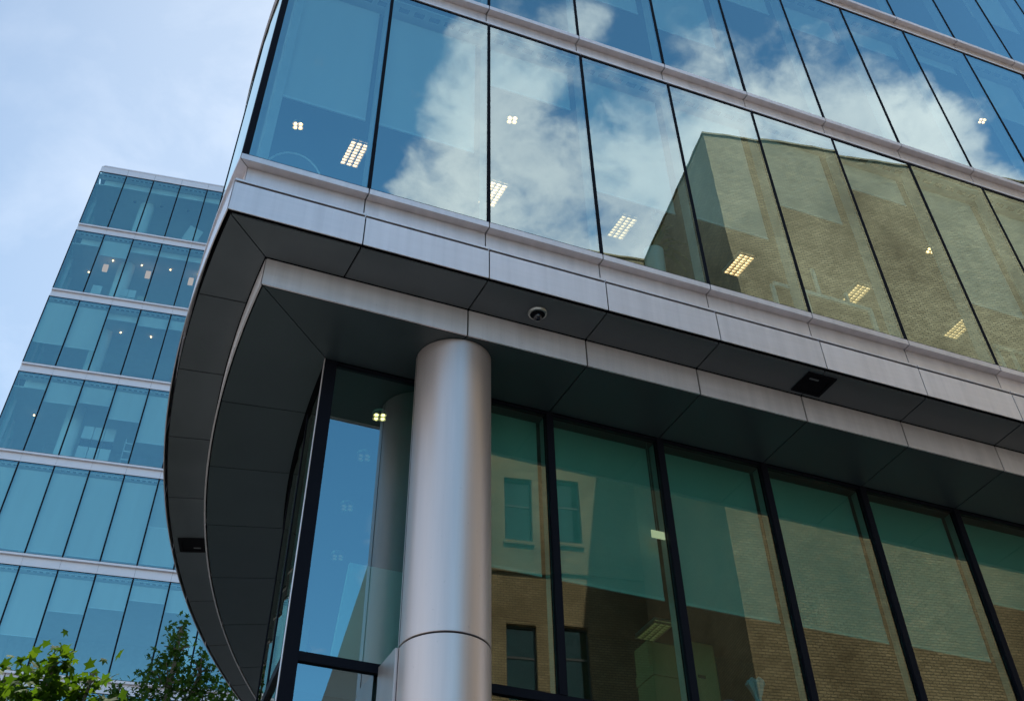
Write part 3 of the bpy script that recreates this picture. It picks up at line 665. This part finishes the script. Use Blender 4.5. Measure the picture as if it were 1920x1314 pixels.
# local: x along the front, y towards the office (front face at y=0, building lies in y<0); wing face at y=-8.6
HT = 32.17
b = MB(); b.box(0, 34, -20, 0, 0, HT); b.build('main_wall', 'brick', bb)
b = MB(); b.box(-0.06, 34.06, -20.06, 0.06, HT, HT+0.09); b.build('coping', 'brick', bb)
WX = [(-3.30,-2.36),(-5.43,-4.30),(-7.55,-6.5)]
WZ = [(26.35,28.6),(21.25,23.56),(16.2,18.5),(11.1,13.4),(6.0,8.3)]
XL = -8.0; YW = -8.6; RC = 0.22
b = MB()
xs = sorted([XL, 0.0]+[q for w in WX for q in w]); zs = sorted([0.0, HT-0.02]+[q for w in WZ for q in w])
for i in range(len(xs)-1):
    for j in range(len(zs)-1):
        if any(abs(xs[i]-w[0])<1e-6 for w in WX) and any(abs(zs[j]-z[0])<1e-6 for z in WZ): 
            x0,x1,z0,z1 = xs[i],xs[i+1],zs[j],zs[j+1]
            k = b.add([(x0,YW,z0),(x1,YW,z0),(x1,YW,z1),(x0,YW,z1),(x0,YW-RC,z0),(x1,YW-RC,z0),(x1,YW-RC,z1),(x0,YW-RC,z1)])
            for q in ((0,1,5,4),(1,2,6,5),(2,3,7,6),(3,0,4,7)): b.face([k+r for r in q])
            continue
        k = b.add([(xs[i],YW,zs[j]),(xs[i+1],YW,zs[j]),(xs[i+1],YW,zs[j+1]),(xs[i],YW,zs[j+1])]); b.face((k,k+1,k+2,k+3))
k = b.add([(XL,YW,0),(XL,-20,0),(XL,-20,HT-0.02),(XL,YW,HT-0.02)]); b.face((k,k+1,k+2,k+3))
bm_ = b.build('wing_wall', 'brick', bb, fixn=False)
b = MB(); b.box(XL-0.05, -0.002, -20, YW+0.06, HT-0.02, HT+0.07); b.build('wing_coping', 'brick', bb)
b = MB(); b.box(XL, -0.002, YW+0.001, YW+0.07, 20.15, 20.5); b.build('string_course', 'brick', bb)
b = MB(); b.rings([[(-8.01,y,0),(-8.01,y,21.5),(-10.2,y,21.5),(-11.40,y,17.0),(-12.3,y,13.5),(-12.3,y,0)] for y in (YW,YW-9)]); b.build('lower_wing', 'core', bb)
b = MB(); b.box(XL+0.3, -0.05, YW-3, YW-2.8, 0, HT-0.3); b.build('inner_wall', 'dark', bb)
for w in WX:
    for z in WZ:
        g = MB(); g.box(w[0]+0.06, w[1]-0.06, YW-RC-0.03, YW-RC-0.01, z[0]+0.06, z[1]-0.06); q = g.build('window', ['glass_low'], bb)
        f_ = MB(); f_.box(w[0],w[0]+0.06,YW-RC-0.05,YW-RC+0.02,z[0],z[1]); f_.box(w[1]-0.06,w[1],YW-RC-0.05,YW-RC+0.02,z[0],z[1])
        f_.box(w[0]+0.06,w[1]-0.06,YW-RC-0.05,YW-RC+0.02,z[0],z[0]+0.06); f_.box(w[0]+0.06,w[1]-0.06,YW-RC-0.05,YW-RC+0.02,z[1]-0.06,z[1])
        zm = (z[0]+z[1])/2+0.2; f_.box(w[0]+0.06,w[1]-0.06,YW-RC-0.05,YW-RC+0.02,zm-0.03,zm+0.03); f_.build('frame', 'core', q)
        s_ = MB(); s_.box(w[0]-0.05,w[1]+0.05,YW+0.001,YW+0.09,z[0]-0.13,z[0]-0.005); s_.build('sill', 'brick', q)
        c_ = MB(); c_.box(w[0]+0.1,w[0]+0.45,YW-RC-0.16,YW-RC-0.14,z[0],z[1]); c_.build('curtain', 'core', q)

# ------------------------------------------------------------------ GROUND
b = MB(); b.box(-3000,3000,-3000,3000,-1.0,-0.02); struct('ground', b, 'earth')
def slab(name, s0, s1, t0, t1, z, m):
    b = MB(); b.box(s0, s1, t0, t1, -0.015, z); o = struct(name, b, m); o.location = (OX, OY, 0); o.rotation_euler = (0,0,AZ); return o
slab('road', -120, 120, -15.2, -6.2, -0.004, 'asphalt')
slab('pavement', -9.5, 60, -6.05, 1.62, 0.0, 'paving')
slab('far_pavement', -120, 120, -40, -15.35, 0.11, 'paving')
slab('kerb', -120, 120, -6.2, -6.05, 0.11, 'stone')
slab('far_kerb', -120, 120, -15.35, -15.2, 0.115, 'stone')
slab('plaza', -60, -9.5, -6.05, 40, 0.004, 'paving')
b = MB()
for q in range(-18, 19): b.box(q*6, q*6+3, -10.75, -10.63, -0.003, 0.0)
o = struct('road_marking', b, 'paint'); o.location = (OX, OY, 0); o.rotation_euler = (0,0,AZ)

# ------------------------------------------------------------------ TREES
def leaf_shape():
    """five-lobed plane leaf, in its own plane"""
    pts = []
    for a, r in ((-150,.35),(-120,.62),(-85,.40),(-55,.85),(-28,.48),(0,1.0),(28,.48),(55,.85),(85,.40),(120,.62),(150,.35)):
        pts.append((r*math.cos(R_(a)), r*math.sin(R_(a))))
    return pts
LEAF = leaf_shape()
def tree(label, base, H, crown, blobs, nleaf, lsize, mat, seed):
    rr = random.Random(seed)
    o = thing('plane_tree', label, 'tree', base, 0, 'plane trees before the blue glass tower')
    limbs = MB()
    limbs.tube([(0,0,0),(0.05,0.02,H*0.3),(-0.04,0.05,H*0.62),(0.03,0,H*0.97)],[H*0.022,H*0.017,H*0.010,H*0.002],10)
    tips = []
    for c, r in blobs:
        c = Vector(c); z0 = min(H*0.6, max(H*0.3, c.z*0.6)); st = Vector((0,0.03,z0))
        mid = st.lerp(c, 0.5)+Vector((rr.uniform(-.2,.2),rr.uniform(-.2,.2),0.3))
        limbs.tube([st, mid, c, c+Vector((0,0,r*0.7))],[H*0.008,H*0.0055,H*0.003,H*0.0008],7)
        for q in range(7):
            d = Vector((rr.gauss(0,1),rr.gauss(0,1),rr.gauss(0.4,1))).normalized()*r*rr.uniform(.6,.95)
            limbs.tube([c, c+d*0.5+Vector((0,0,0.05)), c+d],[H*0.002,H*0.0014,H*0.0006],5)
            tips.append((c+d, r))
    limbs.build('trunk', 'bark', o, smooth=True)
    V = []; F = []
    tot = sum(r**2 for _, r in blobs)
    for c, r in blobs:
        # leaf clumps along the twigs of this branch
        nc = max(5, int(nleaf*r**2/tot/9))
        for q in range(nc):
            d = Vector((rr.gauss(0,1),rr.gauss(0,1),rr.gauss(0.15,1))).normalized()
            cc = Vector(c)+Vector((d.x,d.y,d.z*1.1))*r*(rr.random()**0.45)
            for j in range(9):
                p = cc+Vector((rr.gauss(0,1),rr.gauss(0,1),rr.gauss(0,1)))*lsize*0.8
                s = lsize*rr.uniform(.45,.8)
                n = Vector((rr.gauss(0,.6),rr.gauss(0,.6),1)).normalized(); a = n.orthogonal().normalized(); a.rotate(Matrix.Rotation(rr.uniform(0,6.28),3,n)); bb_ = n.cross(a)
                dr = rr.uniform(.15,.6)
                k = len(V); V.append(p+n*0.0)
                for x, y in LEAF: V.append(p+a*(x*s)+bb_*(y*s)-n*(dr*s*(x*x+y*y)*0.55))
                L_ = len(LEAF)
                for i in range(L_): F.append((k, k+1+i, k+1+(i+1) % L_))
    me = bpy.data.meshes.new('crown'); me.from_pydata([tuple(v) for v in V], [], F); me.materials.append(M[mat]); me.update()
    cr = bpy.data.objects.new('crown', me); COL.objects.link(cr); cr.parent = o
    return o
TREES = []
def at(az, dist): return Vector((math.sin(R_(az))*dist, math.cos(R_(az))*dist, 0))
tree('near plane tree with large yellow-green leaves in front of the blue glass tower', at(-21.9, 18.6), 8.2, None,
     [((0,0,6.1),1.5),((-1.2,.3,5.7),1.3),((.75,-.2,5.5),.9),((0,0,7.35),.5),((-.6,0,7.25),.5),((.62,0,7.2),.42),((.03,0,7.95),.2),((-.62,0,7.75),.22),((.62,0,7.75),.17),((-1.3,0,7.0),.5)], 9500, 0.18, 'leafA', 11)
tree('farther darker plane tree rising between the blue glass tower and the curved soffit', at(-16.8, 33), 14.2, None,
     [((0,0,10.2),2.4),((-1.0,0,11.7),.95),((.95,0,11.9),.95),((0,0,12.7),.8),((.05,0,13.45),.42),((.02,0,13.9),.2),((-1.25,0,12.55),.35),((.75,0,13.0),.42),((1.45,0,12.2),.5),((-1.6,0,11.6),.5)], 10000, 0.15, 'leafB', 23)

# ------------------------------------------------------------------ SKY, SUN
SUN_AZ, SUN_EL = -21.1, 57.0
w = bpy.data.worlds.new('World'); sc.world = w; w.use_nodes = True
nt = w.node_tree
for n in list(nt.nodes): nt.nodes.remove(n)
wo = N(nt, 'ShaderNodeOutputWorld'); bg = N(nt, 'ShaderNodeBackground'); nt.links.new(bg.outputs[0], wo.inputs[0])
sky = N(nt, 'ShaderNodeTexSky'); sky.sky_type = 'NISHITA'; sky.sun_disc = False
sky.sun_elevation = R_(SUN_EL); sky.sun_rotation = R_(SUN_AZ); sky.air_density = 1.0; sky.dust_density = 0.2; sky.ozone_density = 1.6
tc = N(nt, 'ShaderNodeTexCoord'); sp = N(nt, 'ShaderNodeSeparateXYZ'); nt.links.new(tc.outputs['Generated'], sp.inputs[0])
X, Y, Z = sp.outputs
az = math_(nt, 'MULTIPLY', math_(nt, 'ARCTAN2', X, Y), 180/math.pi)
el = math_(nt, 'MULTIPLY', math_(nt, 'ARCSINE', Z), 180/math.pi)
# project the dome on a cloud layer for the noise
zz = math_(nt, 'ADD', math_(nt, 'MAXIMUM', Z, 0.02), 0.18)
cv = N(nt, 'ShaderNodeCombineXYZ'); nt.links.new(math_(nt, 'DIVIDE', X, zz), cv.inputs[0]); nt.links.new(math_(nt, 'DIVIDE', Y, zz), cv.inputs[1]); cv.inputs[2].default_value = 3.7
def cn(scale, detail, rough, dist=0.0, off=0.0):
    n = N(nt, 'ShaderNodeTexNoise'); n.inputs['Scale'].default_value = scale; n.inputs['Detail'].default_value = detail; n.inputs['Roughness'].default_value = rough; n.inputs['Distortion'].default_value = dist
    va = N(nt, 'ShaderNodeVectorMath', operation='ADD'); va.inputs[1].default_value = (off, off*0.7, off*0.3); nt.links.new(cv.outputs[0], va.inputs[0]); nt.links.new(va.outputs[0], n.inputs['Vector'])
    return n.outputs['Fac']
fb = cn(9.0, 12, 0.58, 0.35); fine = cn(30.0, 8, 0.6, 0.3, 4.0)
# cumulus bank opposite the sun: height of its upper edge by compass direction
crv = N(nt, 'ShaderNodeFloatCurve'); warp = cn(4.5, 5, 0.6, 0.0, 2.3); warp2 = cn(4.5, 5, 0.6, 0.0, 6.1)
azw = math_(nt, 'MULTIPLY_ADD', math_(nt, 'SUBTRACT', warp, 0.5), 13.0, az); elw = math_(nt, 'MULTIPLY_ADD', math_(nt, 'SUBTRACT', warp2, 0.5), 5.0, el)
t_ = math_(nt, 'DIVIDE', math_(nt, 'ADD', azw, 180.0), 360.0); nt.links.new(t_, crv.inputs['Value'])
EDGE = [(-180,17),(-150,20),(-135,22),(-90,20),(-40,4),(0,0),(40,12),(75,30),(92,33.5),(96.3,36.5),(98.5,41.5),(101.5,43.6),(105,43.4),(109,44.6),(112,47.0),(115.5,46.4),(118,45.0),(122,45.2),(127,47.5),(130,49.5),(133,47.5),(135.5,42),(138,28),(140,4.0),(141,2.0),(150,8.0),(180,17)]
cm_ = crv.mapping.curves[0]
pts = [((a+180)/360, e/90) for a, e in EDGE]
while len(cm_.points) < len(pts): cm_.points.new(0.5, 0.5)
for p, (x, y) in zip(cm_.points, pts): p.location = (x, y); p.handle_type = 'AUTO'
crv.mapping.update()
edge = math_(nt, 'MULTIPLY', crv.outputs[0], 90.0)
d = math_(nt, 'SUBTRACT', edge, elw)                       # degrees below the edge
d = math_(nt, 'MAXIMUM', math_(nt, 'MINIMUM', math_(nt, 'DIVIDE', d, 4.4), 0.86), -1.35)
nz = math_(nt, 'MULTIPLY', math_(nt, 'SUBTRACT', fb, 0.5), 3.3)
nf = math_(nt, 'MULTIPLY', math_(nt, 'SUBTRACT', fine, 0.5), 1.3)
dens = math_(nt, 'ADD', math_(nt, 'ADD', d, nz), nf)
def blob(a0, e0, ra, re, amp):
    q = math_(nt, 'ADD', math_(nt, 'POWER', math_(nt, 'DIVIDE', math_(nt, 'SUBTRACT', az, a0), ra), 2.0), math_(nt, 'POWER', math_(nt, 'DIVIDE', math_(nt, 'SUBTRACT', el, e0), re), 2.0))
    return math_(nt, 'MULTIPLY', math_(nt, 'EXPONENT', math_(nt, 'MULTIPLY', q, -1.0)), amp)
for bl in [(122,48.6,2.6,1.1,1.0),(124.8,43.6,2.2,0.9,-0.8),(136.5,45,2.5,4,-0.8),(-19.0,43.5,2.4,5.0,1.0),(97.0,36.6,1.4,1.2,-0.6),(139,25,4.0,9,-2.4),(136.5,40,2.6,6,-0.75),(134.5,46,1.6,1.4,-0.5)]:
    dens = math_(nt, 'ADD', dens, blob(*bl))
cov = N(nt, 'ShaderNodeMapRange'); cov.interpolation_type = 'SMOOTHSTEP'; cov.inputs['From Min'].default_value = -0.42; cov.inputs['From Max'].default_value = 1.0
nt.links.new(dens, cov.inputs['Value'])
veil = math_(nt, 'MULTIPLY', blob(-18, 36, 22, 22, 1.0), 0.32)     # thin veil round the sun side
covf = math_(nt, 'MAXIMUM', math_(nt, 'MULTIPLY', cov.outputs[0], 0.96), math_(nt, 'MULTIPLY', veil, 1.0))
shade = cn(7.0, 8, 0.58, 0.3, 9.0)
ccol = ramp(nt, math_(nt, 'ADD', shade, math_(nt, 'MULTIPLY', math_(nt, 'SUBTRACT', dens, 0.6), 0.06)), [(0.32, (7.4, 8.2, 9.2)), (0.66, (11.8, 12.0, 12.1))])
# clear sky: deeper and bluer away from the sun
vd = N(nt, 'ShaderNodeVectorMath', operation='DOT_PRODUCT'); nt.links.new(tc.outputs['Generated'], vd.inputs[0])
vd.inputs[1].default_value = (math.sin(R_(SUN_AZ))*math.cos(R_(SUN_EL)), math.cos(R_(SUN_AZ))*math.cos(R_(SUN_EL)), math.sin(R_(SUN_EL)))
gain = ramp(nt, math_(nt, 'MULTIPLY_ADD', vd.outputs['Value'], 0.5, 0.5), [(0.55, (1.2, 2.15, 2.25)), (0.92, (0.98, 1.08, 1.02))])
gm = N(nt, 'ShaderNodeMix', data_type='RGBA', blend_type='MULTIPLY'); gm.inputs[0].default_value = 1; nt.links.new(sky.outputs[0], gm.inputs[6]); nt.links.new(gain, gm.inputs[7])
mx = N(nt, 'ShaderNodeMix', data_type='RGBA'); nt.links.new(covf, mx.inputs[0]); nt.links.new(gm.outputs[2], mx.inputs[6]); nt.links.new(ccol, mx.inputs[7])
nt.links.new(mx.outputs[2], bg.inputs[0]); bg.inputs[1].default_value = 0.10
sun = bpy.data.lights.new('sun', 'SUN'); sun.energy = 5.0; sun.angle = R_(0.5); sun.color = (1.0, 0.95, 0.86)
so = bpy.data.objects.new('sun', sun); COL.objects.link(so)
dv = Vector((math.sin(R_(SUN_AZ))*math.cos(R_(SUN_EL)), math.cos(R_(SUN_AZ))*math.cos(R_(SUN_EL)), math.sin(R_(SUN_EL))))
so.rotation_euler = dv.to_track_quat('Z', 'Y').to_euler(); so.location = dv*80

# ------------------------------------------------------------------ CAMERA
cam = bpy.data.cameras.new('camera'); co = bpy.data.objects.new('camera', cam); COL.objects.link(co)
r = Vector((0.9993, 0.0314, -0.0191)); u = Vector((0.0367, -0.8534, 0.5200)); f = Vector((0.0, 0.5204, 0.8539))
pitch, roll = 1.0235, -0.0367
cp, sp_ = math.cos(pitch), math.sin(pitch); f = Vector((0,cp,sp_)); r0 = Vector((1,0,0)); u0 = Vector((0,-sp_,cp))
r = r0*math.cos(roll)+u0*math.sin(roll); u = -r0*math.sin(roll)+u0*math.cos(roll)
m = Matrix((r, u, -f)).transposed().to_4x4(); m.translation = (0, 0, 1.6); co.matrix_world = m
cam.sensor_width = 36; cam.lens = 1912.57/1920*36; cam.shift_y = -957/1920; cam.clip_start = 0.05; cam.clip_end = 6000
sc.camera = co
sc.view_settings.view_transform = 'Standard'; sc.view_settings.look = 'None'; sc.view_settings.exposure = 0.5; sc.view_settings.gamma = 1
sc.cycles.max_bounces = 10; sc.cycles.diffuse_bounces = 4; sc.cycles.glossy_bounces = 5; sc.cycles.transparent_max_bounces = 20; sc.cycles.transmission_bounces = 4
sc.cycles.use_denoising = True; sc.cycles.caustics_reflective = False; sc.cycles.sample_clamp_indirect = 6
